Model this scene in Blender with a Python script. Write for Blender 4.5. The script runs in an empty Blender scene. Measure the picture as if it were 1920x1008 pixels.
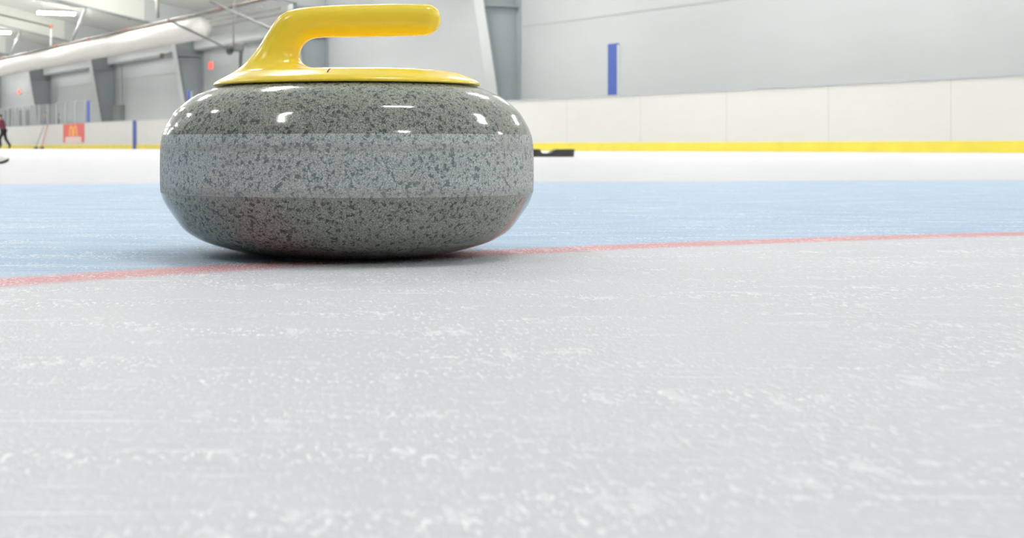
import bpy, bmesh, math, random
from mathutils import Vector, Matrix

random.seed(4)
sc = bpy.context.scene
COL = sc.collection

# ------------------------------------------------------------------ camera
FPX, HC, PX0, PY0 = 2900.0, 0.0835, 600.0, 275.0     # focal length in px, eye height, where the level axis meets the photo
TH = math.radians(65.5)
RIGHT = Vector((math.cos(TH), math.sin(TH), 0)); FWD = Vector((-math.sin(TH), math.cos(TH), 0))
cam = bpy.data.cameras.new('camera'); camo = bpy.data.objects.new('camera', cam); COL.objects.link(camo)
camo.location = (0, 0, HC); camo.rotation_euler = (math.pi/2, 0, TH)
cam.sensor_width = 36; cam.lens = FPX/1920*36
cam.shift_x = (960-PX0)/1920; cam.shift_y = -(504-PY0)/1920
cam.clip_start = .02; cam.clip_end = 400
cam.dof.use_dof = True; cam.dof.focus_distance = 1.08; cam.dof.aperture_fstop = 26
sc.camera = camo

# ------------------------------------------------------------------ light and exposure
w = bpy.data.worlds.new('world'); sc.world = w; w.use_nodes = True
w.node_tree.nodes['Background'].inputs[0].default_value = (.9, .95, 1, 1)
w.node_tree.nodes['Background'].inputs[1].default_value = .3
LAMP = 135.0
sc.view_settings.view_transform = 'Standard'; sc.view_settings.look = 'None'
sc.view_settings.gamma = 1; sc.view_settings.use_curve_mapping = False
sc.view_settings.exposure = 0.78
sc.cycles.use_denoising = True
sc.cycles.max_bounces = 8; sc.cycles.diffuse_bounces = 5; sc.cycles.transparent_max_bounces = 24
sc.cycles.sample_clamp_indirect = 6; sc.cycles.caustics_reflective = False; sc.cycles.caustics_refractive = False

# ------------------------------------------------------------------ where things stand
def at(px, py, Z):                      # photo position at a distance Z along the view
    return RIGHT*((px-PX0)/FPX*Z) + FWD*Z + Vector((0, 0, HC+(PY0-py)/FPX*Z))
def dist_plane(px, Y):                  # distance to the plane y = Y
    r = (px-PX0)/FPX
    return Y/(math.cos(TH)+math.sin(TH)*r)
def onp(px, py, Y): return at(px, py, dist_plane(px, Y))
def ong(px, py):                        # on the ice
    return at(px, py, FPX*HC/(py-PY0))
def hz(px, py, Y): return onp(px, py, Y).z
YB, YW = 17.28, 19.5                    # rink boards, hall wall
COLS = [-(31.5+10.85*k) for k in range(0, 6)]       # column positions
XMIN, XMAX, YMIN = -104.0, 24.0, -26.0
def roof_z(y):
    return 4.97+.2*(YW-y) if y > -3.2 else 4.97+.2*(YW+3.2)-.2*(-3.2-y)

# ------------------------------------------------------------------ material helpers
def mat(name):
    m = bpy.data.materials.new(name); m.use_nodes = True
    nt = m.node_tree; return m, nt, nt.nodes, nt.links, nt.nodes['Principled BSDF']
def plain(name, col, rough=.5, metal=0, noise=0, scale=8, bump=0, coat=0, spec=.5):
    m, nt, N, L, b = mat(name)
    b.inputs['Roughness'].default_value = rough; b.inputs['Metallic'].default_value = metal
    b.inputs['Coat Weight'].default_value = coat; b.inputs['Specular IOR Level'].default_value = spec
    tc = N.new('ShaderNodeTexCoord'); n = N.new('ShaderNodeTexNoise')
    n.inputs['Scale'].default_value = scale; n.inputs['Detail'].default_value = 4
    L.new(tc.outputs['Object'], n.inputs['Vector'])
    r = N.new('ShaderNodeValToRGB'); L.new(n.outputs['Fac'], r.inputs[0])
    r.color_ramp.elements[0].position = .3; r.color_ramp.elements[1].position = .7
    r.color_ramp.elements[0].color = (*[c*(1-noise) for c in col], 1)
    r.color_ramp.elements[1].color = (*[min(1, c*(1+noise)) for c in col], 1)
    L.new(r.outputs[0], b.inputs['Base Color'])
    if bump:
        bp = N.new('ShaderNodeBump'); bp.inputs['Strength'].default_value = bump; bp.inputs['Distance'].default_value = .01
        L.new(n.outputs['Fac'], bp.inputs['Height']); L.new(bp.outputs[0], b.inputs['Normal'])
    return m
def glow(name, col, s):
    m, nt, N, L, b = mat(name)
    b.inputs['Base Color'].default_value = (.9, .9, .9, 1)
    b.inputs['Emission Color'].default_value = (*col, 1); b.inputs['Emission Strength'].default_value = s
    return m
def M(nt, op, a, b=None, c=None):
    n = nt.nodes.new('ShaderNodeMath'); n.operation = op
    for i, v in enumerate((a, b, c)):
        if v is None: continue
        if isinstance(v, (int, float)): n.inputs[i].default_value = v
        else: nt.links.new(v, n.inputs[i])
    return n.outputs[0]
def ramp(nt, v, p0, p1, c0=(0, 0, 0, 1), c1=(1, 1, 1, 1), interp='LINEAR'):
    r = nt.nodes.new('ShaderNodeValToRGB'); r.color_ramp.interpolation = interp
    r.color_ramp.elements[0].position = p0; r.color_ramp.elements[1].position = p1
    r.color_ramp.elements[0].color = c0; r.color_ramp.elements[1].color = c1
    nt.links.new(v, r.inputs[0]); return r.outputs[0]
def sstep(nt, v, a, b):
    n = nt.nodes.new('ShaderNodeMapRange'); n.interpolation_type = 'SMOOTHSTEP'
    n.inputs[1].default_value = a; n.inputs[2].default_value = b
    nt.links.new(v, n.inputs[0]); return n.outputs[0]
def mix(nt, f, a, b):
    n = nt.nodes.new('ShaderNodeMix'); n.data_type = 'RGBA'
    if isinstance(f, (int, float)): n.inputs[0].default_value = f
    else: nt.links.new(f, n.inputs[0])
    for i, v in ((6, a), (7, b)):
        if isinstance(v, tuple): n.inputs[i].default_value = (*v, 1) if len(v) == 3 else v
        else: nt.links.new(v, n.inputs[i])
    return n.outputs[2]
def noise(nt, vec, scale, detail=3, rough=.5, dist=0):
    n = nt.nodes.new('ShaderNodeTexNoise'); n.inputs['Scale'].default_value = scale
    n.inputs['Detail'].default_value = detail; n.inputs['Roughness'].default_value = rough
    n.inputs['Distortion'].default_value = dist
    if vec: nt.links.new(vec, n.inputs['Vector'])
    return n.outputs['Fac']
def mapping(nt, vec, loc=(0, 0, 0), rot=(0, 0, 0), scale=(1, 1, 1)):
    n = nt.nodes.new('ShaderNodeMapping'); nt.links.new(vec, n.inputs[0])
    n.inputs[1].default_value = loc; n.inputs[2].default_value = rot; n.inputs[3].default_value = scale
    return n.outputs[0]

# ------------------------------------------------------------------ mesh helpers
def link(name, bm, m, parent=None, smooth=False, recalc=True):
    if recalc: bmesh.ops.recalc_face_normals(bm, faces=bm.faces)
    me = bpy.data.meshes.new(name); bm.to_mesh(me); bm.free()
    if smooth:
        for p in me.polygons: p.use_smooth = True
    me.materials.append(m)
    o = bpy.data.objects.new(name, me); COL.objects.link(o)
    if parent: o.parent = parent
    return o
def box(bm, lo, hi, bev=0):
    lo, hi = Vector(lo), Vector(hi)
    r = bmesh.ops.create_cube(bm, size=1, matrix=Matrix.Translation((lo+hi)/2) @ Matrix.Diagonal((*(hi-lo), 1)))
    if bev:
        es = list({e for v in r['verts'] for e in v.link_edges})
        bmesh.ops.bevel(bm, geom=es, offset=bev, segments=2, affect='EDGES', profile=.5)
def tube(bm, a, b, r, r2=None, seg=12):
    a, b = Vector(a), Vector(b); d = b-a
    q = d.to_track_quat('Z', 'Y').to_matrix().to_4x4()
    bmesh.ops.create_cone(bm, cap_ends=True, segments=seg, radius1=r, radius2=r if r2 is None else r2,
                          depth=d.length, matrix=Matrix.Translation((a+b)/2) @ q)
def lathe(bm, prof, seg=128, close=False, c=(0, 0, 0)):
    rings = []
    for r, z in prof:
        if r < 1e-6: rings.append([bm.verts.new((c[0], c[1], c[2]+z))])
        else: rings.append([bm.verts.new((c[0]+r*math.cos(2*math.pi*i/seg), c[1]+r*math.sin(2*math.pi*i/seg), c[2]+z)) for i in range(seg)])
    for A, B in zip(rings, rings[1:]):
        for i in range(seg):
            j = (i+1) % seg
            if len(A) == 1 and len(B) == 1: continue
            if len(A) == 1: bm.faces.new((A[0], B[j], B[i]))
            elif len(B) == 1: bm.faces.new((A[i], A[j], B[0]))
            else: bm.faces.new((A[i], A[j], B[j], B[i]))
def prism(bm, pts, vec):                # polygon (3-D points) pushed along vec
    a = [bm.verts.new(p) for p in pts]; b = [bm.verts.new(Vector(p)+Vector(vec)) for p in pts]
    bm.faces.new(a); bm.faces.new(list(reversed(b)))
    n = len(a)
    for i in range(n): bm.faces.new((a[i], a[(i+1) % n], b[(i+1) % n], b[i]))
def catmull(P, sub):
    out = []; n = len(P)
    for i in range(n-1):
        p0, p1, p2, p3 = P[max(i-1, 0)], P[i], P[i+1], P[min(i+2, n-1)]
        for k in range(sub):
            t = k/sub
            out.append([.5*((2*b)+(-a+c)*t+(2*a-5*b+4*c-d)*t*t+(-a+3*b-3*c+d)*t**3) for a, b, c, d in zip(p0, p1, p2, p3)])
    out.append(list(P[-1])); return out
def empty(name, loc, label, cat, rz=0, group=None):
    o = bpy.data.objects.new(name, None); COL.objects.link(o); o.empty_display_size = .1
    o.location = loc; o.rotation_euler = (0, 0, rz); tag(o, label, cat, group); return o
def tag(o, label, cat, group=None):
    o['label'] = label; o['category'] = cat
    if group: o['group'] = group
    return o
def struct(o): o['kind'] = 'structure'; return o
def baked(o):                           # modifiers turned into plain mesh
    dg = bpy.context.evaluated_depsgraph_get(); dg.update()
    me = bpy.data.meshes.new_from_object(o.evaluated_get(dg))
    o.modifiers.clear(); o.data = me
    for p in me.polygons: p.use_smooth = True
def skin(name, pts, edges, radii, m, parent, sub=2, root=0):
    me = bpy.data.meshes.new(name); me.from_pydata([Vector(p) for p in pts], edges, [])
    o = bpy.data.objects.new(name, me); COL.objects.link(o); o.parent = parent
    o.modifiers.new('s', 'SKIN')
    for i, r in enumerate(radii):
        r = r if isinstance(r, tuple) else (r, r)
        me.skin_vertices[0].data[i].radius = r
    for i in range(len(pts)): me.skin_vertices[0].data[i].use_root = (i == root)
    s = o.modifiers.new('u', 'SUBSURF'); s.levels = sub; s.render_levels = sub
    me.materials.append(m); baked(o)
    if not o.data.materials: o.data.materials.append(m)
    return o

# ------------------------------------------------------------------ materials
def ice_material():
    m, nt, N, L, b = mat('rink_ice')
    geo = N.new('ShaderNodeTexCoord'); P = geo.outputs['Object']
    sep = N.new('ShaderNodeSeparateXYZ')
    # turn the rink frame so that u runs across the view and v away from the stone's side
    rot = N.new('ShaderNodeVectorRotate'); rot.rotation_type = 'Z_AXIS'; L.new(P, rot.inputs['Vector']); rot.inputs['Angle'].default_value = -TH
    V = rot.outputs[0]; L.new(V, sep.inputs[0]); u, v = sep.outputs[0], sep.outputs[1]
    wob = M(nt, 'MULTIPLY', M(nt, 'SUBTRACT', noise(nt, V, 6, 3), .5), .03)
    fine = M(nt, 'MULTIPLY', M(nt, 'SUBTRACT', noise(nt, V, 240, 2), .5), .022)
    # near red line: an arc of a large painted circle, blue paint on its far side up to a thin far line
    ax, ay, bx, by, sag = -.197, .9535, .269, 1.300, .017
    ch = math.hypot(bx-ax, by-ay); R = ch*ch/(8*sag)+sag/2
    mx, my = (ax+bx)/2, (ay+by)/2; nx, ny = -(by-ay)/ch, (bx-ax)/ch
    cx, cy = mx+nx*(sag-R), my+ny*(sag-R)
    du = M(nt, 'SUBTRACT', u, cx); dv = M(nt, 'SUBTRACT', v, cy)
    rr = M(nt, 'SQRT', M(nt, 'ADD', M(nt, 'MULTIPLY', du, du), M(nt, 'MULTIPLY', dv, dv)))
    d = M(nt, 'ADD', M(nt, 'ADD', M(nt, 'SUBTRACT', rr, R), M(nt, 'MULTIPLY', wob, .25)), fine)
    far = M(nt, 'ADD', M(nt, 'SUBTRACT', M(nt, 'ADD', 3.62, M(nt, 'MULTIPLY', u, .17)), v), M(nt, 'MULTIPLY', wob, 3))
    blue = M(nt, 'MULTIPLY', sstep(nt, d, .012, .034), sstep(nt, far, -.02, .10))
    red = M(nt, 'MULTIPLY', sstep(nt, d, -.040, -.012), M(nt, 'SUBTRACT', 1, sstep(nt, d, .010, .040)))
    farred = M(nt, 'MULTIPLY', M(nt, 'MULTIPLY', sstep(nt, far, -.09, -.03), M(nt, 'SUBTRACT', 1, sstep(nt, far, -.03, .05))), .45)
    cloud = noise(nt, mapping(nt, V, scale=(.7, 2.4, 1)), 2.2, 5, .6)
    streak = noise(nt, mapping(nt, V, rot=(0, 0, .12), scale=(1.2, 9, 1)), 5, 6, .65)
    white = mix(nt, cloud, (.60, .60, .625), (.69, .685, .71))
    bl = mix(nt, sstep(nt, streak, .35, .65), (.385, .515, .675), (.51, .615, .74))
    col = mix(nt, blue, white, bl)
    col = mix(nt, M(nt, 'MULTIPLY', red, .92), col, (.68, .33, .36))
    col = mix(nt, farred, col, (.72, .45, .45))
    # frost: little white crumbs and shavings lying on the ice
    crumb = sstep(nt, noise(nt, mapping(nt, V, scale=(1, .3, 1)), 420, 2, .6), .54, .62)
    patch = sstep(nt, noise(nt, mapping(nt, V, scale=(.6, 1.6, 1)), 14, 4, .6), .42, .66)
    crumb = M(nt, 'MULTIPLY', crumb, M(nt, 'ADD', .25, M(nt, 'MULTIPLY', patch, .75)))
    blot = sstep(nt, noise(nt, mapping(nt, V, scale=(.8, .22, 1)), 120, 4, .65), .53, .62)
    # the odd short scratch
    sv = mapping(nt, V, rot=(0, 0, -.5), scale=(5, 75, 1))
    scr = M(nt, 'MULTIPLY', sstep(nt, noise(nt, sv, 2.2, 1), .70, .76), .75)
    sv2 = mapping(nt, V, rot=(0, 0, .1), scale=(9, 85, 1))
    scr2 = M(nt, 'MULTIPLY', sstep(nt, noise(nt, sv2, 3, 1), .70, .76), .6)
    frost = M(nt, 'MAXIMUM', M(nt, 'MULTIPLY', crumb, .95), M(nt, 'MAXIMUM', scr, scr2))
    frost = M(nt, 'MAXIMUM', frost, M(nt, 'MULTIPLY', M(nt, 'MULTIPLY', blot, patch), .5))
    col = mix(nt, frost, col, (.92, .92, .93))
    L.new(col, b.inputs['Base Color'])
    b.inputs['IOR'].default_value = 1.14
    ro = M(nt, 'ADD', .52, M(nt, 'MULTIPLY', M(nt, 'SUBTRACT', cloud, .5), .25)); ro = M(nt, 'ADD', ro, M(nt, 'MULTIPLY', frost, .4))
    L.new(ro, b.inputs['Roughness'])
    b.inputs['Specular IOR Level'].default_value = .15
    h = M(nt, 'ADD', M(nt, 'MULTIPLY', noise(nt, V, 420, 3), .5), M(nt, 'MULTIPLY', frost, .7))
    h = M(nt, 'ADD', h, M(nt, 'MULTIPLY', noise(nt, mapping(nt, V, scale=(1, 2.5, 1)), 60, 4), .9))
    bp = N.new('ShaderNodeBump'); bp.inputs['Strength'].default_value = .6; bp.inputs['Distance'].default_value = .002
    L.new(h, bp.inputs['Height']); L.new(bp.outputs[0], b.inputs['Normal'])
    return m
def granite(name, lo, mid, hi, dark, rough, coat, bump, band=False):
    m, nt, N, L, b = mat(name)
    tc = N.new('ShaderNodeTexCoord'); P = tc.outputs['Object']
    n1 = noise(nt, P, 300, 4, .7, .4)
    n2 = noise(nt, P, 1150, 3, .85)
    n3 = noise(nt, P, 22, 3)
    base = N.new('ShaderNodeValToRGB'); L.new(n2, base.inputs[0]); cr = base.color_ramp
    cr.elements[0].position = .40; cr.elements[0].color = (*lo, 1)
    cr.elements[1].position = .60; cr.elements[1].color = (*hi, 1)
    e = cr.elements.new(.5); e.color = (*mid, 1)
    spots = M(nt, 'SUBTRACT', 1, sstep(nt, M(nt, 'ADD', n1, M(nt, 'MULTIPLY', M(nt, 'SUBTRACT', n3, .5), .10)), .405, .455))
    # round darker crystals
    vo = N.new('ShaderNodeTexVoronoi'); vo.inputs['Scale'].default_value = 185; vo.inputs['Randomness'].default_value = 1
    dv = N.new('ShaderNodeVectorMath'); dv.operation = 'ADD'; L.new(P, dv.inputs[0])
    nn = N.new('ShaderNodeTexNoise'); nn.inputs['Scale'].default_value = 500; L.new(P, nn.inputs['Vector'])
    sc_ = N.new('ShaderNodeVectorMath'); sc_.operation = 'SCALE'; sc_.inputs['Scale'].default_value = .004; L.new(nn.outputs['Color'], sc_.inputs[0])
    L.new(sc_.outputs[0], dv.inputs[1]); L.new(dv.outputs[0], vo.inputs['Vector'])
    big = M(nt, 'SUBTRACT', 1, sstep(nt, vo.outputs['Distance'], .22, .36))
    sepc = N.new('ShaderNodeSeparateColor'); L.new(vo.outputs['Color'], sepc.inputs[0])
    big = M(nt, 'MULTIPLY', big, sstep(nt, sepc.outputs[0], .48, .56))
    allspots = M(nt, 'MAXIMUM', spots, M(nt, 'MULTIPLY', big, .9))
    col = mix(nt, M(nt, 'MULTIPLY', allspots, .85), base.outputs[0], dark)
    warm = sstep(nt, noise(nt, P, 30, 3), .55, .7)
    col = mix(nt, M(nt, 'MULTIPLY', warm, .18), col, (.36, .28, .23))
    if not band:                        # worn edge next to the striking band
        sp = N.new('ShaderNodeSeparateXYZ'); L.new(P, sp.inputs[0]); z = sp.outputs[2]
        edge = M(nt, 'MULTIPLY', sstep(nt, M(nt, 'ADD', z, M(nt, 'MULTIPLY', M(nt, 'SUBTRACT', n1, .5), .012)), .044, .0492), M(nt, 'LESS_THAN', z, .06))
        col = mix(nt, M(nt, 'MULTIPLY', edge, .45), col, (.30, .28, .245))
    if band:                            # scuffed rings where stones strike
        sp = N.new('ShaderNodeSeparateXYZ'); L.new(P, sp.inputs[0])
        z = sp.outputs[2]
        ring = M(nt, 'MULTIPLY', sstep(nt, z, .0845, .0862), M(nt, 'SUBTRACT', 1, sstep(nt, z, .0872, .0885)))
        rn = noise(nt, mapping(nt, P, scale=(6, 6, 900)), 1.5, 3, .7)
        lines = M(nt, 'MULTIPLY', sstep(nt, rn, .52, .62), sstep(nt, z, .084, .0925))
        low = M(nt, 'SUBTRACT', 1, sstep(nt, z, .0515, .0560))
        hi_ = M(nt, 'MULTIPLY', sstep(nt, z, .079, .081), M(nt, 'SUBTRACT', 1, sstep(nt, z, .084, .086)))
        col = mix(nt, M(nt, 'MULTIPLY', lines, .45), col, (.42, .44, .43))
        col = mix(nt, M(nt, 'MULTIPLY', low, .3), col, (.30, .28, .245))
        col = mix(nt, M(nt, 'MULTIPLY', hi_, .3), col, (.33, .30, .27))
    L.new(col, b.inputs['Base Color'])
    b.inputs['Roughness'].default_value = rough; b.inputs['Coat Weight'].default_value = coat; b.inputs['Coat Roughness'].default_value = .06
    bp = N.new('ShaderNodeBump'); bp.inputs['Strength'].default_value = bump; bp.inputs['Distance'].default_value = .0006
    L.new(n2, bp.inputs['Height']); L.new(bp.outputs[0], b.inputs['Normal'])
    return m
ICE = ice_material()
STONE = granite('polished_granite', (.105, .12, .10), (.25, .265, .225), (.50, .51, .43), (.034, .045, .048), .09, .0, .02)
BAND = granite('matte_granite', (.25, .27, .265), (.46, .485, .47), (.74, .76, .73), (.12, .145, .155), .6, 0, .2, band=True)
YEL = plain('yellow_plastic', (1.0, .72, .055), .22, noise=.02, scale=3, spec=.45)
REDM = plain('red_marker', (.20, .012, .01), .9, spec=.05)
BOARD = None
def board_material():
    m, nt, N, L, b = mat('white_board')
    tc = N.new('ShaderNodeTexCoord'); P = tc.outputs['Object']; sp = N.new('ShaderNodeSeparateXYZ'); L.new(P, sp.inputs[0])
    x = M(nt, 'ADD', sp.outputs[0], 244-onp(1062, 240, YB).x)
    fr = M(nt, 'FRACT', M(nt, 'DIVIDE', x, 2.44))
    seam = M(nt, 'LESS_THAN', fr, .006)
    n = noise(nt, mapping(nt, P, scale=(.6, 1, 3)), 3, 5, .6)
    col = mix(nt, n, (.65, .64, .61), (.70, .695, .67))
    mark = M(nt, 'MULTIPLY', sstep(nt, noise(nt, mapping(nt, P, scale=(.8, 1, 14)), 3.3, 3), .64, .72), .2)
    col = mix(nt, mark, col, (.45, .45, .44))
    col = mix(nt, M(nt, 'MULTIPLY', seam, .55), col, (.4, .4, .4))
    L.new(col, b.inputs['Base Color']); b.inputs['Roughness'].default_value = .35
    return m
BOARD = board_material()
KICK = plain('yellow_kickplate', (.78, .66, .07), .4, noise=.08, scale=2)
CAP = plain('grey_blue_cap', (.45, .47, .52), .4)
BLUE = plain('blue_pad', (.035, .085, .36), .45, noise=.06, scale=3)
ALU = plain('aluminium', (.55, .57, .56), .4, metal=.3)
def wall_material():
    m, nt, N, L, b = mat('grey_wall_panel')
    tc = N.new('ShaderNodeTexCoord'); P = tc.outputs['Object']
    n = noise(nt, mapping(nt, P, scale=(.3, 1, .8)), 1.2, 4, .6)
    n2 = noise(nt, mapping(nt, P, scale=(.2, 1, 6)), 2.0, 3, .6)
    col = mix(nt, n, (.49, .515, .52), (.545, .57, .578))
    col = mix(nt, M(nt, 'MULTIPLY', sstep(nt, n2, .55, .75), .12), col, (.40, .42, .42))
    L.new(col, b.inputs['Base Color']); b.inputs['Roughness'].default_value = .5
    return m
WALL = wall_material()
SEAM = plain('wall_seam', (.47, .47, .47), .7)
CEIL = plain('white_ceiling', (.84, .85, .80), .7, noise=.04, scale=.6)
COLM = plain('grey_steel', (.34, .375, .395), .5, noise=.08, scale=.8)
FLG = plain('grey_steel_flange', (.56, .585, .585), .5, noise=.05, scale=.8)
RAFT = plain('painted_rafter', (.76, .78, .72), .6, noise=.05, scale=.5)
DUCT = plain('white_fabric', (.62, .615, .585), .55, noise=.05, scale=3, bump=.2)
PIPE = plain('brown_pipe', (.11, .09, .075), .5, noise=.2, scale=2)
HEAT = plain('heater_grey', (.13, .14, .14), .6)
ROD = plain('dark_grey_rod', (.09, .095, .10), .6)
RUST = plain('orange_fitting', (.36, .12, .07), .5)
DARK = plain('dark_plastic', (.035, .037, .04), .5)
RUB = plain('black_rubber', (.045, .042, .042), .6, noise=.2, scale=30)
GREYB = plain('grey_enamel', (.25, .28, .27), .5)
PRUST = plain('purlin_grey', (.24, .23, .20), .6, noise=.2, scale=1.5)
HOUSE = plain('lamp_housing', (.7, .7, .68), .5)
LITE = glow('lamp_light', (1, .985, .95), LAMP)
EXITM = glow('red_sign_light', (1, .16, .13), .6); EXITM.node_tree.nodes['Principled BSDF'].inputs['Base Color'].default_value = (.7, .08, .06, 1)
def glass_material():
    m, nt, N, L, b = mat('clear_acrylic')
    t = N.new('ShaderNodeBsdfTransparent'); t.inputs[0].default_value = (.86, .89, .89, 1)
    g = N.new('ShaderNodeBsdfGlossy'); g.inputs['Roughness'].default_value = .12
    dfu = N.new('ShaderNodeBsdfDiffuse'); dfu.inputs[0].default_value = (.7, .72, .72, 1)
    m1 = N.new('ShaderNodeMixShader'); m1.inputs[0].default_value = .12; L.new(t.outputs[0], m1.inputs[1]); L.new(dfu.outputs[0], m1.inputs[2])
    m2 = N.new('ShaderNodeMixShader'); m2.inputs[0].default_value = .06; L.new(m1.outputs[0], m2.inputs[1]); L.new(g.outputs[0], m2.inputs[2])
    L.new(m2.outputs[0], N['Material Output'].inputs[0]); return m
GLASS = glass_material()
SKIN = plain('skin', (.62, .38, .28), .5); HAIR = plain('black_hair', (.015, .013, .014), .5)

# ------------------------------------------------------------------ the setting
bm = bmesh.new(); box(bm, (XMIN, YMIN, -.15), (XMAX, YW, 0)); struct(link('floor', bm, ICE))
bm = bmesh.new(); box(bm, (XMIN, YW, 0), (XMAX, YW+.2, 5.2)); struct(link('wall_back', bm, WALL))
bm = bmesh.new(); box(bm, (XMIN, YMIN-.2, 0), (XMAX, YMIN, 5.2)); struct(link('wall_front', bm, WALL))
def gable(x0, x1):
    bm = bmesh.new()
    prism(bm, [(x0, YMIN, 0), (x0, YW, 0), (x0, YW, 4.97), (x0, -3.2, roof_z(-3.2)), (x0, YMIN, 4.95)], (x1-x0, 0, 0)); return bm
struct(link('wall_left', gable(XMIN-.2, XMIN), WALL))
struct(link('wall_right', gable(XMAX, XMAX+.2), WALL))
bm = bmesh.new(); rz = roof_z(-3.2)
prism(bm, [(XMIN, YW+.2, 4.97), (XMIN, -3.2, rz), (XMIN, YMIN-.2, 4.95), (XMIN, YMIN-.2, 5.15), (XMIN, -3.2, rz+.2), (XMIN, YW+.2, 5.17)], (XMAX-XMIN, 0, 0))
struct(link('ceiling', bm, CEIL))
zs = .5*(hz(975, 52, YW)+hz(1200, 20, YW))
for n_, (xa, xb) in enumerate(((COLS[0], XMAX), (XMIN, COLS[2]))):
    bm = bmesh.new(); box(bm, (xa, YW-.012, zs-.016), (xb, YW, zs+.016)); struct(link('trim_%d' % (n_+1), bm, SEAM))

# steel frames: tapered columns with their rafters
def column(x, label):
    t = empty('steel_column', (x, YW, 0), label, 'column', group='tapered steel columns along the wall')
    def dep(z): return .41+.177*z
    top = 4.35; hw = .20
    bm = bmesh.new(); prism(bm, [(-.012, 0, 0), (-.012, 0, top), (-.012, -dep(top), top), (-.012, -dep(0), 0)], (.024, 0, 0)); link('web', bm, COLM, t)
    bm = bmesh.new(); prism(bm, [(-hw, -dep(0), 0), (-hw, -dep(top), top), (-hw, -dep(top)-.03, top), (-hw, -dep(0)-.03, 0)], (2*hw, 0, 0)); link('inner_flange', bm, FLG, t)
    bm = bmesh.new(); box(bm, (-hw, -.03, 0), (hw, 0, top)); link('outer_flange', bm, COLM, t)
    zz = 3.42
    bm = bmesh.new(); box(bm, (-.10, -dep(zz)+.01, zz-.03), (.16, -.03, zz+.03)); link('stiffener', bm, COLM, t)
    bm = bmesh.new(); box(bm, (-.26, -dep(0)-.1, 0), (.26, .0, .03)); link('base_plate', bm, COLM, t)
    return t
names = ['grey tapered steel column right of the yellow grip end', 'grey tapered steel column seen behind the yellow handle opening',
         'grey tapered steel column where the white duct ends', 'grey tapered steel column left of the grey wall cabinet',
         'distant grey steel column at the left, behind the shield glass', 'farthest grey steel column at the left photo edge']
for x, nm in zip(COLS, names): column(x, nm)
def rafter(x, label):
    t = empty('roof_rafter', (x, 0, 0), label, 'rafter', group='pale roof rafters')
    def zb(y): return 4.55+.2*(17.6-y)
    y0, y1 = YW-1.0, -3.2
    bm = bmesh.new(); prism(bm, [(-.012, y0, zb(y0)), (-.012, y1, zb(y1)), (-.012, y1, roof_z(y1)), (-.012, y0, roof_z(y0))], (.024, 0, 0)); link('web', bm, RAFT, t)
    bm = bmesh.new(); prism(bm, [(-.13, y0, zb(y0)), (-.13, y1, zb(y1)), (-.13, y1, zb(y1)-.04), (-.13, y0, zb(y0)-.04)], (.26, 0, 0)); link('bottom_flange', bm, COLM, t)
    # haunch joining the column
    bm = bmesh.new(); prism(bm, [(-.014, YW, 4.3), (-.014, y0-.15, 4.3), (-.014, y0-1.2, zb(y0-1.2)), (-.014, y0-1.2, roof_z(y0-1.2)), (-.014, YW, roof_z(YW))], (.028, 0, 0)); link('haunch', bm, FLG, t)
    return t
rl = ['pale rafter above the yellow grip', 'pale rafter over the column behind the handle', 'pale rafter rising left above the duct end',
      'pale rafter passing behind the bright ceiling lamp', 'pale rafter nearest the lamp at the left photo edge', 'farthest pale rafter at the left']
for x, nm in zip(COLS, rl): rafter(x, nm)

# ------------------------------------------------------------------ ceiling lamps (they light the hall)
def make_lamp(label, group):
    t = empty('ceiling_lamp', (0, 0, 0), label, 'lamp', group=group)
    bm = bmesh.new(); box(bm, (-.17, -.78, 0), (.17, .78, .10), .02); link('housing', bm, HOUSE, t)
    bm = bmesh.new()
    P = [(-.07, -.72), (.07, -.72), (.07, .72), (-.07, .72)]
    prism(bm, [(x, y, -.001) for x, y in P], (0, 0, -.07)); link('diffuser', bm, LITE, t)
    for s in (-1, 1):
        bm = bmesh.new(); tube(bm, (0, s*.6, .09), (0, s*.6, .40), .006, seg=6); link('hanger', bm, ALU, t)
    return t
def dup(t, loc, label=None):
    c = t.copy(); COL.objects.link(c); c.location = loc
    if label: c['label'] = label
    for ch in t.children:
        k = ch.copy(); COL.objects.link(k); k.parent = c
    return c
lamp0 = None
GRP = 'long ceiling lamps hanging in rows'
for y in (15.7, 9.6, 2.9, -5.2):
    for k in range(-7, 5):
        x = -59.3-9.83*k
        if y < 0 and k == -7: continue
        lab = 'long ceiling lamp farther out over the ice'
        if y == 15.7 and k == 0: lab = 'bright long ceiling lamp above the white duct, complete in the picture'
        if y == 15.7 and k == 1: lab = 'bright ceiling lamp cut off by the left photo edge'; x = -70.2
        loc = (x, y, roof_z(y)-.40)
        if lamp0 is None: lamp0 = make_lamp(lab, GRP); lamp0.location = loc
        else: dup(lamp0, loc, lab)

# ------------------------------------------------------------------ rink boards
X0, X1 = -98.0, 6.0
zt = .5*(hz(1190, 175.5, YB)+hz(120, 232, YB)); zk = hz(1100, 267.5, YB)
t = empty('rink_boards', (0, YB, 0), 'long white rink barrier with yellow kickplate across the background', 'rink boards')
bm = bmesh.new(); box(bm, (X0, 0, 0), (X1, .12, zt-.02)); link('board_face', bm, BOARD, t)
bm = bmesh.new(); box(bm, (X0, -.012, 0), (X1, -.0005, zk), .003); link('kickplate', bm, KICK, t)['label'] = 'yellow kickplate strip'
bm = bmesh.new(); box(bm, (X0, -.02, zt-.02), (X1, .15, zt+.004), .003); link('cap_rail', bm, CAP, t)
bl = onp(249.5, 250, YB).x; br = onp(256, 250, YB).x
bm = bmesh.new(); box(bm, (min(bl, br), -.02, .0), (max(bl, br), -.0005, zt-.021)); link('line_stripe', bm, BLUE, t)['label'] = 'blue vertical stripe on the boards'

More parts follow.
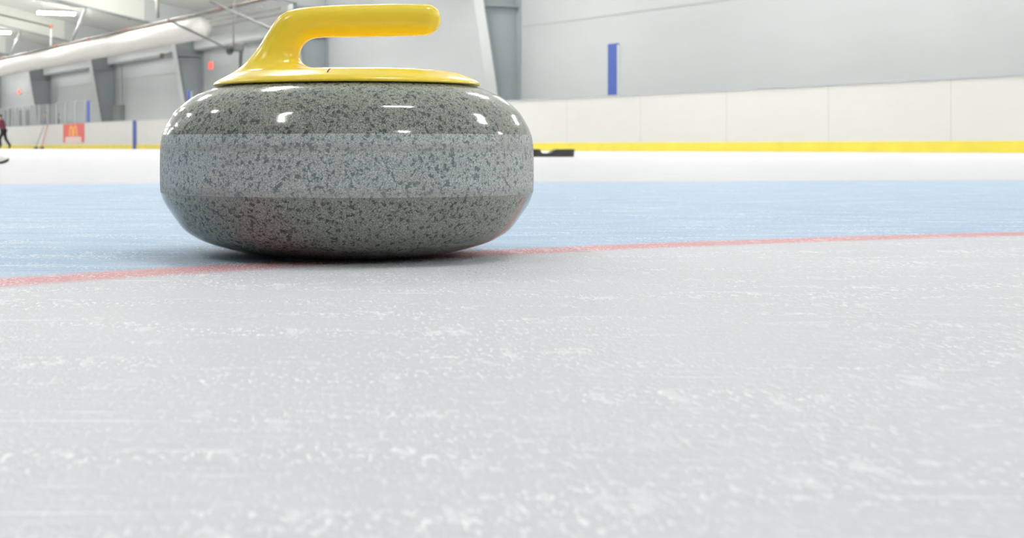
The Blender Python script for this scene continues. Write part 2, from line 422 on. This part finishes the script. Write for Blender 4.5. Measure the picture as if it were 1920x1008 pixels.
# sign on the boards
xl, xr = onp(119.5, 250, YB).x, onp(158, 250, YB).x
REDP = plain('red_sign_paint', (.72, .10, .09), .4, noise=.05, scale=4); PINK = plain('pale_pink_sign_paint', (.80, .62, .60), .4); GOLD = plain('yellow_sign_paint', (.95, .55, .08), .4)
zT, zB, zM = zt-.03, hz(138, 267, YB), hz(138, 257, YB)
sgn = empty('advertising_panel', (xl, YB-.0225, 0), 'red and pale advertising panel with yellow arches on the white boards', 'sign')
W = xr-xl
bm = bmesh.new(); box(bm, (0, 0, zB), (W, .02, zT)); link('panel', bm, REDP, sgn)
bm = bmesh.new(); a, b_ = W*.11, W*.89
prism(bm, [(a, -.004, zB), (a, -.004, zM-.02), (a+.06*W, -.004, zM+.02), (b_-.06*W, -.004, zM+.02), (b_, -.004, zM-.02), (b_, -.004, zB)], (0, .0035, 0)); link('pale_block', bm, PINK, sgn)
bm = bmesh.new(); cz0, cz1 = zM+.05, zT-.06                # two narrow arches side by side
for c in (.40, .60):
    A = []; B = []
    for i in range(17):
        an = math.pi*i/16
        A.append((W*c+W*.095*math.cos(an), cz0+(cz1-cz0)*math.sin(an)**.7))
        B.append((W*c+W*.045*math.cos(an), cz0+(cz1-cz0-.06)*math.sin(an)**.7))
    for i in range(16):
        prism(bm, [(A[i][0], -.004, A[i][1]), (A[i+1][0], -.004, A[i+1][1]), (B[i+1][0], -.004, B[i+1][1]), (B[i][0], -.004, B[i][1])], (0, .0035, 0))
link('arches_emblem', bm, GOLD, sgn)

# blue padded posts standing on the boards
def pad_post(px0, px1, ptop, label):
    a, b2 = onp(px0, 180, YB+.03), onp(px1, 180, YB+.03); top = hz((px0+px1)/2, ptop, YB+.03)
    wd = max(.05, b2.x-a.x)
    t = empty('padded_post', (a.x, YB+.03, zt+.005), label, 'post', group='blue padded posts on the boards')
    h = top-zt-.015
    bm = bmesh.new(); box(bm, (0, 0, 0), (wd, .08, h), .012); link('pad', bm, BLUE, t, smooth=False)
    bm = bmesh.new(); box(bm, (wd+.002, .01, 0), (wd*1.22, .06, h-.03), .004); link('end_post', bm, ALU, t)['label'] = 'pale metal end post'
    return t
pad_post(1139, 1155.5, 80.5, 'blue padded post on the boards at the right of the stone')
pad_post(350.3, 356.5, 168, 'blue padded post partly hidden behind the left shoulder of the granite')
pad_post(162, 168.5, 188.5, 'blue padded post at the end of the shield glass')

# shield glass at the left
gx_end = onp(161.5, 190, YB+.06).x; gtop = hz(150, 188, YB+.06)
n_p = 11; gw = 1.5
sg = empty('shield_glass', (gx_end, YB+.06, zt+.0055), 'clear shield glass on pale posts above the boards at the left', 'glass barrier')
for i in range(n_p+1):
    x = gx_end-.09-i*gw
    bm = bmesh.new(); box(bm, (-.045, -.03, 0), (.045, .03, gtop-zt-.015), .006)
    o = link('glass_post', bm, ALU, sg); o.location = (x-gx_end, 0, 0)
    if i < n_p:
        bm = bmesh.new(); box(bm, (-gw/2+.047, -.006, 0), (gw/2-.047, .006, gtop-zt-.03))
        o = link('glass_pane', bm, GLASS, sg); o.location = (x-gw/2-gx_end, 0, 0)

# dark partition of the bench area behind the glass
def dark_panel(px0, px1, ptop, Y, label):
    a, b2 = onp(px0, 200, Y).x, onp(px1, 200, Y).x
    bm = bmesh.new(); box(bm, (0, 0, 0), (b2-a, .06, hz(px0, ptop, Y)), .01)
    o = link('bench_partition', bm, PANEL); o.location = (a, Y, 0); tag(o, label, 'partition', 'dark panels behind the shield glass')
PANEL = plain('dark_blue_grey_panel', (.085, .095, .125), .6, noise=.1, scale=2)
for a, b2, nm in ((7, 19, 'dark panel behind the glass just right of the maroon jacket'), (24.5, 30, 'narrow dark panel behind the glass, second from the left'), (35, 42, 'dark blue-grey panel behind the glass, third from the left'), (48, 57.5, 'widest clear-edged dark panel behind the glass, fourth from the left')):
    dark_panel(a, b2, 206, YB+.9, nm)

# ------------------------------------------------------------------ wall fittings
def on_wall(px, py): return onp(px, py, YW)
# grey cabinet with its conduit
a, b2 = on_wall(220, 200), on_wall(234, 200); ht = hz(227, 196.5, YW)
t = empty('wall_cabinet', ((a.x+b2.x)/2, YW, .6), 'grey electrical cabinet on the wall above the white boards', 'cabinet')
hw = (b2.x-a.x)/2
bm = bmesh.new(); box(bm, (-hw, -.25, 0), (hw, 0, ht-.6), .01); link('cabinet_box', bm, GREYB, t)
bm = bmesh.new(); box(bm, (-hw*.9, -.262, .05), (hw*.9, -.251, ht-.65), .003); link('cabinet_door', bm, GREYB, t)
bm = bmesh.new(); tube(bm, (hw*.35, -.05, ht-.6), (hw*.35, -.05, hz(230, 108, YW)-.6), .035); link('conduit', bm, ALU, t)

def exit_sign(px0, px1, py0, py1, Y, label):
    a, b2 = onp(px0, py0, Y), onp(px1, py1, Y)
    t = empty('exit_sign', ((a.x+b2.x)/2, Y, b2.z), label, 'sign', group='small lit red signs')
    hw = (b2.x-a.x)/2; h = a.z-b2.z
    bm = bmesh.new(); box(bm, (-hw, .0, 0), (hw, YW-Y if YW-Y > .02 else .05, h), .005); link('sign_box', bm, HOUSE, t)
    bm = bmesh.new(); box(bm, (-hw*.92, -.006, .015), (hw*.92, -.0005, h-.015)); link('lit_face', bm, EXITM, t)
    return t
exit_sign(390.5, 400, 116, 130, YW-.06, 'small glowing red sign on the wall left of the yellow handle')
exit_sign(32.5, 38.5, 168, 176, YW-.06, 'small glowing red sign at the far left of the hall')

# pale horizontal wall-top band, one per bay, and the roof purlins seen above it
zb0, zb1 = hz(450, 79, YW-.5), hz(450, 58, YW-.5)
for i in range(len(COLS)):
    xa = COLS[i]-.2
    xb = COLS[i+1]+.2 if i+1 < len(COLS) else XMIN+1
    if i == 0: continue
    if i >= 4: continue
    bm = bmesh.new(); box(bm, (xb, 0, 0), (xa, .42, zb1-zb0), .08)
    o = link('wall_soffit', bm, FLG); o.location = (0, YW-.42, zb0); o.data.transform(Matrix.Translation((-(xa+xb)/2, 0, 0))); o.location.x = (xa+xb)/2
    tag(o, ['', 'pale horizontal soffit along the wall top beside the yellow handle stem', 'pale horizontal soffit along the wall top under the white duct, above the grey cabinet',
            'pale horizontal soffit along the wall top left of the grey cabinet'][i], 'soffit', 'wall top soffits')
# two zed purlins running the length of the bay near the eave
for Y, px, py, lab in ((18.6, 450, 41, 'thin roof purlin just above the wall soffit, lowest of the four'), (18.1, 450, 31, 'thin roof purlin above the wall soffit, second from below'),
                       (17.5, 450, 22, 'thin roof purlin above the wall soffit, third from below'), (17.0, 450, 12, 'thin roof purlin above the wall soffit, topmost of the four')):
    z = hz(px, py, Y)
    bm = bmesh.new(); box(bm, (-16.1, -.025, -.03), (16.1, .025, .03)); o = link('roof_purlin', bm, PRUST); o.location = (-58.7, Y, z)
    tag(o, lab, 'purlin', 'roof purlins')

# white fabric duct
YD = 16.0
kt, kb = .2216, .183
zc = HC+(kt+kb)/2/math.sin(TH)*YD; rd = (kt-kb)/2/math.sin(TH)*YD
xe = onp(384, 60, YD).x
t = empty('air_duct', (xe, YD, zc), 'long white fabric air duct hanging under the roof', 'air duct')
bm = bmesh.new()
prof = [(0, .0), (rd*.45, .05), (rd*.8, .17), (rd*.97, .38)]
for i in range(150): prof.append((rd*(1+.012*math.sin(i*2.1)+.008*random.random()), .5+i*.36))
prof.append((0, .5+150*.36))
lathe(bm, [(r, z) for r, z in prof], 40)
bmesh.ops.rotate(bm, verts=bm.verts, cent=(0, 0, 0), matrix=Matrix.Rotation(-math.pi/2, 3, 'Y'))
link('fabric_tube', bm, DUCT, t, smooth=True)
bm = bmesh.new()
for i in range(1, 36): tube(bm, (-i*1.5, 0, rd-.02), (-i*1.5, 0, rd+.045), .02, seg=6)
link('hanger_clips', bm, ALU, t)

# sprinkler main with its drops and branches
YP = 16.05; zp = hz(400, 20, YP)
bm = bmesh.new(); tube(bm, (-96, 0, 0), (-30, 0, 0), .05); o = link('pipe_run', bm, PIPE)
t = empty('sprinkler_pipe', (0, YP, zp), 'thin brown sprinkler pipe running just above the white duct', 'pipe'); o.parent = t
for i in range(14):
    bm = bmesh.new(); x = -33-i*4.6; tube(bm, (x, 0, -.055), (x, 0, .075), .06, seg=8); f = link('fitting', bm, RUST, t); f['label'] = 'orange pipe fitting'
for j, (px, py) in enumerate(((157, 26), (38, 58))):
    s = 58.5 if j == 0 else 69.0
    y1 = 16.9
    zz = zp+.85
    t2 = empty('branch_pipe', (-s-3, YP, zp), ['thin branch pipe with drop rod right of the bright ceiling lamp', 'thin branch pipe with drop rod at the left, under the nearer rafter'][j], 'pipe', group='sprinkler branch pipes')
    bm = bmesh.new(); tube(bm, (0, 0, .05), (0, 0, zz-zp), .03, seg=8); link('drop_rod', bm, ALU, t2)
    bm = bmesh.new(); tube(bm, (0, 0, zz-zp), (0, -4.2, zz-zp+.84), .035, seg=8); link('branch', bm, PIPE, t2)
    bm = bmesh.new(); bmesh.ops.create_uvsphere(bm, u_segments=12, v_segments=8, radius=.08, matrix=Matrix.Translation((0, 0, zz-zp))); link('elbow', bm, RUST, t2)

# bracing rods and flange braces
def rod(p, q, r, m, name, label, cat, group=None):
    p, q = Vector(p), Vector(q); bm = bmesh.new(); tube(bm, (0, 0, 0), q-p, r, seg=8); o = link(name, bm, m); o.location = p; tag(o, label, cat, group); return o
rod(onp(316, 38, 15.45), onp(424, 89, 15.55), .035, ROD, 'brace_rod', 'slim grey bracing rod crossing the end of the white duct', 'rod', 'bracing rods')
rod(onp(395, 3, 15.45), onp(516, 58, 15.55), .035, ROD, 'brace_rod', 'slim grey bracing rod left of the yellow handle bend', 'rod', 'bracing rods')
rod((-54.0, 17.0, 4.72), (-57.2, 16.1, 5.55), .05, FLG, 'brace_strut', 'pale diagonal strut under the roof above the duct end', 'strut', 'diagonal roof struts')
rod(onp(134, 79, 17.3), onp(160.5, 16, 16.15), .06, FLG, 'brace_strut', 'pale diagonal strut right of the bright ceiling lamp', 'strut', 'diagonal roof struts')
rod(onp(20, 104, 17.3), onp(38, 60, 16.4), .06, FLG, 'brace_strut', 'pale diagonal strut at the left, above the duct', 'strut', 'diagonal roof struts')
rod(onp(296, 31, 17.3), onp(295, -12, 16.4), .07, DUCT, 'brace_strut', 'white upright strut at the top of the picture above the duct', 'strut', 'diagonal roof struts')

# unit heater hanging near the duct end, and a small floodlight on the next column
Zh = dist_plane(440, 15.8)
t = empty('unit_heater', at(446, 92, Zh), 'dark round heater fan on a grey bracket left of the yellow handle', 'heater', TH)
k = Zh/FPX
bm = bmesh.new(); box(bm, (-9*k, -.15, -4*k), (11*k, .15, 11*k), .03); link('heater_box', bm, HEAT, t)
bm = bmesh.new(); lathe(bm, [(0, 0), (5*k, 0), (7*k, .08), (6.5*k, .3), (4*k, .38), (0, .38)], 24)
bmesh.ops.rotate(bm, verts=bm.verts, cent=(0, 0, 0), matrix=Matrix.Rotation(math.radians(75), 3, 'X'))
bmesh.ops.translate(bm, verts=bm.verts, vec=(-15*k, 0, -6*k)); link('fan', bm, DARK, t, smooth=True)
bm = bmesh.new(); tube(bm, (6*k, 0, -3*k), (5*k, 0, -40*k), .035*1.6, .05); link('down_pipe', bm, HEAT, t)
bm = bmesh.new(); tube(bm, (-8*k, 0, 11*k), (-8*k, 0, roof_z(15.8)-HC-(PY0-92)*k+.1), .02, seg=6); link('hanger', bm, ROD, t)
bm = bmesh.new(); box(bm, (-10*k, -.05, 11*k), (-6*k, .05, 13.5*k)); link('valve', bm, RUST, t)
Zh = dist_plane(304, 18.0); k = Zh/FPX
t = empty('floodlight', at(304, 104, Zh), 'small dark floodlight beside the column under the white duct', 'lamp', TH)
bm = bmesh.new(); box(bm, (-4*k, -.1, -6*k), (4*k, .1, 4*k), .02); link('lamp_head', bm, PIPE, t)
bm = bmesh.new(); t_m = Matrix.Rotation(-TH, 3, 'Z') @ (Vector((COLS[2]-.1, YW-.41-.177*3.7-.06, 0))-Vector((t.location.x, t.location.y, 0)))
tube(bm, (0, 0, 0), (t_m.x, t_m.y, .1), .04, seg=8); link('bracket', bm, GREYB, t)

# ------------------------------------------------------------------ people
def person(name_loc, rz, label, height, jacket, trousers, hair, pose, skin_m=SKIN, back=0):
    t = empty('person', name_loc, label, 'person', rz)
    s = height/1.72
    P = {k: Vector(v)*s for k, v in pose.items()}
    jk = ['pel', 'waist', 'chest', 'neck', 'chin', 'head', 'shl', 'ell', 'wrl', 'hdl', 'shr', 'elr', 'wrr', 'hdr', 'hil', 'knl', 'anl', 'tol', 'hir', 'knr', 'anr', 'tor']
    idx = {k: i for i, k in enumerate(jk)}
    ed = [('pel', 'waist'), ('waist', 'chest'), ('chest', 'neck'), ('neck', 'chin'), ('chin', 'head'), ('chest', 'shl'), ('shl', 'ell'), ('ell', 'wrl'), ('wrl', 'hdl'),
          ('chest', 'shr'), ('shr', 'elr'), ('elr', 'wrr'), ('wrr', 'hdr'), ('pel', 'hil'), ('hil', 'knl'), ('knl', 'anl'), ('anl', 'tol'), ('pel', 'hir'), ('hir', 'knr'), ('knr', 'anr'), ('anr', 'tor')]
    R = dict(pel=.12, waist=.115, chest=.125, neck=.055, chin=.075, head=.085, shl=.06, ell=.042, wrl=.03, hdl=.03, shr=.06, elr=.042, wrr=.03, hdr=.03,
             hil=.085, knl=.058, anl=.042, tol=.035, hir=.085, knr=.058, anr=.042, tor=.035)
    skin('body', [P[k] for k in jk], [(idx[a], idx[b]) for a, b in ed], [R[k]*s for k in jk], skin_m, t, 2)
    # jacket
    jj = ['waist', 'pel', 'chest', 'neckb', 'shl', 'ell', 'wrl', 'shr', 'elr', 'wrr']; P['neckb'] = P['chest'].lerp(P['neck'], .75)
    ji = {k: i for i, k in enumerate(jj)}
    je = [('pel', 'waist'), ('waist', 'chest'), ('chest', 'neckb'), ('chest', 'shl'), ('shl', 'ell'), ('ell', 'wrl'), ('chest', 'shr'), ('shr', 'elr'), ('elr', 'wrr')]
    JR = dict(pel=.155, waist=.145, chest=.158, neckb=.075, shl=.085, ell=.065, wrl=.052, shr=.085, elr=.065, wrr=.052)
    skin('jacket', [P[k] for k in jj], [(ji[a], ji[b]) for a, b in je], [JR[k]*s for k in jj], jacket, t, 2)
    tj = ['pel', 'hil', 'knl', 'anl', 'hir', 'knr', 'anr']; ti = {k: i for i, k in enumerate(tj)}
    te = [('pel', 'hil'), ('hil', 'knl'), ('knl', 'anl'), ('pel', 'hir'), ('hir', 'knr'), ('knr', 'anr')]
    TR = dict(pel=.135, hil=.10, knl=.075, anl=.06, hir=.10, knr=.075, anr=.06)
    skin('trousers', [P[k] for k in tj], [(ti[a], ti[b]) for a, b in te], [TR[k]*s for k in tj], trousers, t, 2)
    for sfx in 'lr':
        a, b2 = P['an'+sfx], P['to'+sfx]
        skin('shoe', [a+Vector((0, 0, .0))*s, a.lerp(b2, .5), b2], [(0, 1), (1, 2)], [.06*s, .055*s, .045*s], DARK, t, 2)
    h = P['head']; f = Vector((0, -1, 0))          # local -Y is the way the face looks
    skin('hair', [h+Vector((0, .03, .045))*s, h+Vector((0, .07, -.01))*s, h+Vector((0, .095, -.09))*s], [(0, 1), (1, 2)], [.095*s, .09*s, .055*s], hair, t, 2)
    bm = bmesh.new()
    bmesh.ops.create_cone(bm, segments=8, radius1=.016*s, radius2=.004*s, depth=.035*s, cap_ends=True, matrix=Matrix.Translation(h+Vector((0, -.092, -.02))*s) @ Matrix.Rotation(math.pi/2, 4, 'X'))
    link('nose', bm, skin_m, t, smooth=True)
    for sx in (-1, 1):
        bm = bmesh.new(); bmesh.ops.create_uvsphere(bm, u_segments=8, v_segments=6, radius=.011*s, matrix=Matrix.Translation(h+Vector((sx*.032, -.080, .008))*s)); link('eye', bm, DARK, t, smooth=True)
    bm = bmesh.new(); box(bm, h+Vector((-.022, -.086, -.06))*s, h+Vector((.022, -.070, -.052))*s); link('mouth', bm, REDM, t)
    return t
STAND = dict(pel=(0, 0, .93), waist=(0, 0, 1.08), chest=(0, 0, 1.33), neck=(0, -.01, 1.47), chin=(0, -.03, 1.55), head=(0, -.03, 1.635),
             shl=(.17, 0, 1.40), ell=(.22, .01, 1.13), wrl=(.20, -.12, .95), hdl=(.19, -.18, .90), shr=(-.17, 0, 1.40), elr=(-.22, .01, 1.13), wrr=(-.20, -.12, .95), hdr=(-.19, -.18, .90),
             hil=(.09, 0, .86), knl=(.10, -.02, .48), anl=(.10, .0, .08), tol=(.11, -.15, .045), hir=(-.09, 0, .86), knr=(-.10, -.02, .48), anr=(-.10, .0, .08), tor=(-.11, -.15, .045))
LEAN = dict(STAND)
# walking to the left, rear leg pushed out behind, hands forward round a broom
LEAN.update(pel=(0, .0, .90), waist=(0, -.03, 1.05), chest=(0, -.10, 1.29), neck=(0, -.15, 1.43), chin=(0, -.19, 1.50), head=(0, -.20, 1.58),
            shl=(.17, -.10, 1.36), ell=(.22, -.08, 1.10), wrl=(.12, -.22, 1.14), hdl=(.04, -.25, 1.16), shr=(-.17, -.10, 1.36), elr=(-.22, -.08, 1.10), wrr=(-.12, -.22, .98), hdr=(-.04, -.25, .98),
            hil=(.09, .0, .84), knl=(.10, -.16, .46), anl=(.10, -.10, .08), tol=(.11, -.25, .045), hir=(-.09, .02, .84), knr=(-.10, .09, .46), anr=(-.10, .33, .10), tor=(-.11, .20, .045))
MAROON = plain('maroon_cloth', (.20, .045, .07), .8, noise=.15, scale=6); BLK = plain('black_cloth', (.022, .024, .028), .8); GCL = plain('grey_cloth', (.20, .21, .23), .8); NAVY = plain('blue_grey_cloth', (.13, .17, .25), .8)
pz = 70.0
pp = at(6.5, PY0, pz); pp.z = 0
person(pp, TH-math.pi/2, 'person in a maroon jacket and black trousers walking at the left photo edge', 1.62, MAROON, BLK, HAIR, LEAN)
# broom the person holds upright
s_ = 1.62/1.72
q = pp + (Matrix.Rotation(TH-math.pi/2, 3, 'Z') @ Vector((0, -.25*s_, 0)))
YB_ = plain('yellow_cloth_pad', (.85, .50, .04), .7)
t = empty('curling_broom', (q.x, q.y, 0), 'yellow-headed broom held upright by the person in maroon', 'broom', TH-math.pi/2, group='curling brooms')
bm = bmesh.new(); tube(bm, (0, 0, .02), (0, 0, 1.22), .013); link('broom_handle', bm, ALU, t)
bm = bmesh.new(); box(bm, (-.06, -.11, 1.20), (.06, .11, 1.50), .03); link('broom_head', bm, YB_, t)
def spectator(px, ph, Y, label, j, hairm, skinm, rz=0):
    x = onp(px, 200, Y); p = Vector((x.x, Y, 0)); person(p, rz, label, hz(px, ph, Y), j, BLK, hairm, STAND, skinm)
spectator(84, 208, YB+1.0, 'dark-haired person in grey standing behind the shield glass', GCL, HAIR, SKIN, .3)
spectator(108, 211, YB+1.0, 'fair-haired person in blue-grey behind the shield glass, nearer the red sign', NAVY, plain('fair_hair', (.5, .36, .28), .7), SKIN, -.2)

# brooms leaning on the boards
def lean_broom(pxf, pxt, ptop, m, label):
    f = onp(pxf, PY0, YB-.35); f.z = 0; tp = onp(pxt, ptop, YB-.045)
    t = empty('curling_broom', f, label, 'broom', group='curling brooms'); d = tp-f
    bm = bmesh.new(); tube(bm, Vector((0, 0, .07)), d, .022); link('broom_handle', bm, m, t)
    bm = bmesh.new(); box(bm, (-.16, -.07, 0), (.16, .07, .075), .02); link('broom_head', bm, DARK, t)
lean_broom(67.5, 82, 236, plain('grey_blue_shaft', (.33, .36, .45), .4), 'grey-shafted broom leaning on the white boards, left of the pair')
lean_broom(78.5, 90, 232, plain('red_shaft', (.60, .22, .22), .4), 'reddish-shafted broom leaning on the white boards, right of the pair')

# ------------------------------------------------------------------ white shoe at the left edge of the ice
WSH = plain('white_leather', (.80, .79, .77), .5, noise=.05, scale=20)
f = ong(15.5, 307.5); Zs = FPX*HC/(307.5-PY0)
t = empty('white_shoe', f, 'toe of a white shoe with dark sole on the ice at the left photo edge', 'shoe', TH)
bm = bmesh.new()
n = 15; rings = []
for i in range(n):
    u = i/(n-1); x = -.002-.285*u                       # toe at x = 0, heel to the left
    wd = .045*math.sqrt(max(0, 1-(1-min(u*3.2, 1))**2))*(1-.25*math.sin(math.pi*min(1, max(0, (u-.35)*1.7))))+.003
    top = .012+.044*math.sqrt(max(0, 1-(1-min(u*3.4, 1))**2))+(.055*max(0, min(1, (u-.35)/.3)))
    lift = .014*(1-min(1, u*5))**2
    rings.append([bm.verts.new((x, wd*math.cos(a), lift+.007+max(0, (top-.012)*math.sin(a)))) for a in [math.pi*j/14 for j in range(15)]])
for A, B in zip(rings, rings[1:]):
    for j in range(14): bm.faces.new((A[j], A[j+1], B[j+1], B[j]))
    bm.faces.new((A[14], A[0], B[0], B[14]))
bm.faces.new(rings[0]); bm.faces.new(list(reversed(rings[-1])))
link('upper', bm, WSH, t, smooth=True)
bm = bmesh.new(); rings = []
for i in range(n):
    u = i/(n-1); x = .003-.293*u
    wd = .046*math.sqrt(max(0, 1-(1-min(u*3.2, 1))**2))*(1-.22*math.sin(math.pi*min(1, max(0, (u-.35)*1.7))))+.004
    lift = .016*(1-min(1, u*5.5))**2
    rings.append([bm.verts.new((x, y, lift+z)) for y, z in ((-wd, 0), (wd, 0), (wd, .007+lift*.3), (-wd, .007+lift*.3))])
for A, B in zip(rings, rings[1:]):
    for j in range(4): bm.faces.new((A[j], A[(j+1) % 4], B[(j+1) % 4], B[j]))
bm.faces.new(rings[0]); bm.faces.new(list(reversed(rings[-1])))
link('sole', bm, DARK, t)

# ------------------------------------------------------------------ black rubber foothold on the ice
Zk = FPX*HC/(294-PY0); k = Zk/FPX
f = at(1025, PY0, Zk); f.z = 0
t = empty('rubber_foothold', f, 'black notched rubber block lying on the ice right of the stone', 'foothold', TH)
pr = [(-51, 0), (51, 0), (51.5, 10), (53.5, 12.5), (51, 14.6), (20, 14.4), (14, 12.5), (10, 8.5), (7, 6.6), (-7, 6.2), (-9.5, 8), (-12, 13.8), (-14, 14.4), (-51, 14.6), (-53.5, 12.5), (-51.5, 10)]
bm = bmesh.new(); prism(bm, [(x*k, 0, z*k) for x, z in pr], (0, .16, 0))
bmesh.ops.bevel(bm, geom=[e for e in bm.edges if abs(e.verts[0].co.y-e.verts[1].co.y) < 1e-5], offset=.0025, segments=2, affect='EDGES')
link('rubber_block', bm, RUB, t)

# ------------------------------------------------------------------ the curling stone
D = 1.2; SP = FWD*D+RIGHT*((649.5-PX0)/FPX*D)
stone = empty('curling_stone', (SP.x, SP.y, 0), 'large speckled grey granite curling stone with yellow handle in the foreground', 'curling stone', TH)
KR = .1438/350
low = [(0, .006), (110*KR, .005), (140*KR, .0018), (150*KR, .0), (158*KR, .0002), (175*KR, .0012), (202*KR, .0034), (236*KR, .0068), (265*KR, .0105), (286*KR, .0146), (307*KR, .0206), (327*KR, .0313), (342*KR, .0407), (349*KR, .0486)]
up = [(346*KR, .0925), (341.5*KR, .0975), (335*KR, .1025), (325*KR, .1092), (311*KR, .1150), (292*KR, .1208), (272*KR, .1250), (254*KR, .1280), (235*KR, .1302), (210*KR, .1310), (0, .1310)]
mid = [(350*KR, .0530), (350.5*KR, .0580), (350.3*KR, .0780), (349.5*KR, .0840), (348.2*KR, .0885)]
full = catmull(low+mid+up, 6); full = [(max(0, r), max(0, z)) for r, z in full]
n0 = (len(low)-1)*6; n1 = (len(low)+len(mid))*6
low2, band, up2 = full[:n0+1], full[n0:n1+1], full[n1:]
bm = bmesh.new(); lathe(bm, low2, 192); lathe(bm, up2, 192); link('granite_body', bm, STONE, stone, smooth=True, recalc=False)
bm = bmesh.new(); lathe(bm, band, 192); link('striking_band', bm, BAND, stone, smooth=True, recalc=False)['label'] = 'paler matte band round the middle'
def hx(px): return (px-649.5)/2417
def hzz(py): return HC+(PY0-py)/2417
secs = [((404, 155), (612, 140), .050), ((418, 147), (594, 131), .036), ((441, 133.5), (574, 123), .025), ((464, 114), (564, 113), .0185), ((483, 91), (563, 101), .0155), ((498, 67), (567, 88), .0142),
        ((513, 43), (576, 78), .0137), ((528, 27), (588, 72.5), .0135), ((550, 17.5), (604, 70.5), .0135), ((588, 12.5), (628, 70), .0135), ((640, 10), (656, 70), .0137),
        ((720, 8), (720, 69), .0137), ((790, 8), (788, 67), .0135), ((808, 10), (805, 65), .0125), ((819, 17), (818, 58), .0095), ((825.5, 28), (825.5, 47), .0045)]
raw = catmull([(a[0], a[1], b[0], b[1], d) for a, b, d in secs], 6)
bm = bmesh.new(); rings = []; NS = 40
for ax, ay, bx, by, d in raw:
    A = Vector((hx(ax), 0, hzz(ay))); B = Vector((hx(bx), 0, hzz(by))); c = (A+B)/2; h = (A-B)/2; ring = []
    for i in range(NS):
        an = 2*math.pi*i/NS; ca, sa = math.cos(an), math.sin(an); e = 2/2.35
        ring.append(bm.verts.new(c+h*(math.copysign(abs(ca)**e, ca))+Vector((0, d*math.copysign(abs(sa)**e, sa), 0))))
    rings.append(ring)
for A, B in zip(rings, rings[1:]):
    for i in range(NS): bm.faces.new((A[i], A[(i+1) % NS], B[(i+1) % NS], B[i]))
bm.faces.new(rings[0]); bm.faces.new(list(reversed(rings[-1])))
S = 2440
plate = [(0, .1312), (200/S, .1312), (236/S, .1310), (249/S, .1298), (252.5/S, .1300), (252.5/S, .1312), (249/S, .1328), (240/S, .1352), (222/S, .1382), (206/S, .1402), (182/S, .1413), (160/S, .1417), (140/S, .1417), (70/S, .1417), (0, .1417)]
lathe(bm, plate[:5]+catmull(plate[5:], 5), 160)
hd = link('handle', bm, YEL, stone)
r = hd.modifiers.new('r', 'REMESH'); r.mode = 'VOXEL'; r.voxel_size = .0009; r.use_smooth_shade = True
s = hd.modifiers.new('s', 'SMOOTH'); s.factor = .5; s.iterations = 12
baked(hd); hd['label'] = 'glossy yellow plastic handle with its domed disc'
if not hd.data.materials: hd.data.materials.append(YEL)
# small red dash on the disc: laid on the real surface
def on_disc(px, py):
    o = Vector((0, 0, HC)); tgt = at(px, py, D); inv = stone_m.inverted()
    a = inv @ o; b = inv @ tgt; hit, loc, nor, i = hd.ray_cast(a, (b-a).normalized())
    return (loc, nor) if hit else None
bpy.context.view_layer.update(); stone_m = stone.matrix_world.copy()
bm = bmesh.new(); prev = None
for i in range(9):
    t_ = i/8; cx_ = 613.8+6.2*t_**1.4; cy_ = 136-8.4*t_; row = []
    for dx in (-1.2, 1.2):
        hloc = on_disc(cx_+dx, cy_)
        if hloc: row.append(bm.verts.new(hloc[0]+hloc[1]*.0002))
    if len(row) == 2:
        if prev: bm.faces.new((prev[0], prev[1], row[1], row[0]))
        prev = row
link('red_mark', bm, REDM, hd)['label'] = 'short dark red dash on the disc'

# ------------------------------------------------------------------ frost crumbs scraped up on the ice in front of the stone
rnd = random.Random(11)
V, Fc = [], []
def crumb(px, py, r):
    p = ong(px, py); b = len(V); a = rnd.random()*3.14
    q = [rnd.uniform(.6, 1.2)*r for _ in range(6)]
    V.extend([p+Vector((math.cos(a)*q[0], math.sin(a)*q[0], r*.2)), p+Vector((-math.sin(a)*q[1], math.cos(a)*q[1], r*.2)), p+Vector((-math.cos(a)*q[2], -math.sin(a)*q[2], r*.2)),
              p+Vector((math.sin(a)*q[3], -math.cos(a)*q[3], r*.2)), p+Vector((0, 0, r*.3+q[4]*.45)), p+Vector((0, 0, -r*.2))])
    for i in range(4): Fc.append((b+i, b+(i+1) % 4, b+4)); Fc.append((b+(i+1) % 4, b+i, b+5))
line_y = lambda px: 529-.073*px+.000017*px*px
clumps = [(rnd.uniform(330, 960), rnd.uniform(484, 525), rnd.uniform(8, 40)) for _ in range(150)]
for cx_, cy_, sp_ in clumps:
    for _ in range(int(rnd.uniform(6, 30))):
        py = cy_+rnd.gauss(0, sp_*.2); px = cx_+rnd.gauss(0, sp_)
        if py < line_y(px)-10 or py > 560: continue
        crumb(px, py, rnd.uniform(.00022, .0006))
for _ in range(1700):
    px = rnd.uniform(-40, 1300); crumb(px, line_y(px)+rnd.gauss(0, 9), rnd.uniform(.0002, .00048))
for _ in range(500): crumb(rnd.uniform(180, 560), rnd.uniform(462, 515), rnd.uniform(.00015, .00035))
me = bpy.data.meshes.new('frost_crumbs'); me.from_pydata(V, [], Fc)
FROST, fnt, fN, fL, fb = mat('frost')
fd = fN.new('ShaderNodeBsdfDiffuse'); ft = fN.new('ShaderNodeBsdfTranslucent'); fm = fN.new('ShaderNodeMixShader')
fcol = mix(fnt, noise(fnt, None, 40, 2), (.90, .91, .93), (.97, .97, .98)); fL.new(fcol, fd.inputs[0]); fL.new(fcol, ft.inputs[0])
fL.new(fd.outputs[0], fm.inputs[1]); fL.new(ft.outputs[0], fm.inputs[2]); fL.new(fm.outputs[0], fN['Material Output'].inputs[0])
me.materials.append(FROST)
o = bpy.data.objects.new('frost_crumbs', me); COL.objects.link(o); o['kind'] = 'stuff'
tag(o, 'fine white frost crumbs scattered on the ice around the granite stone', 'frost')
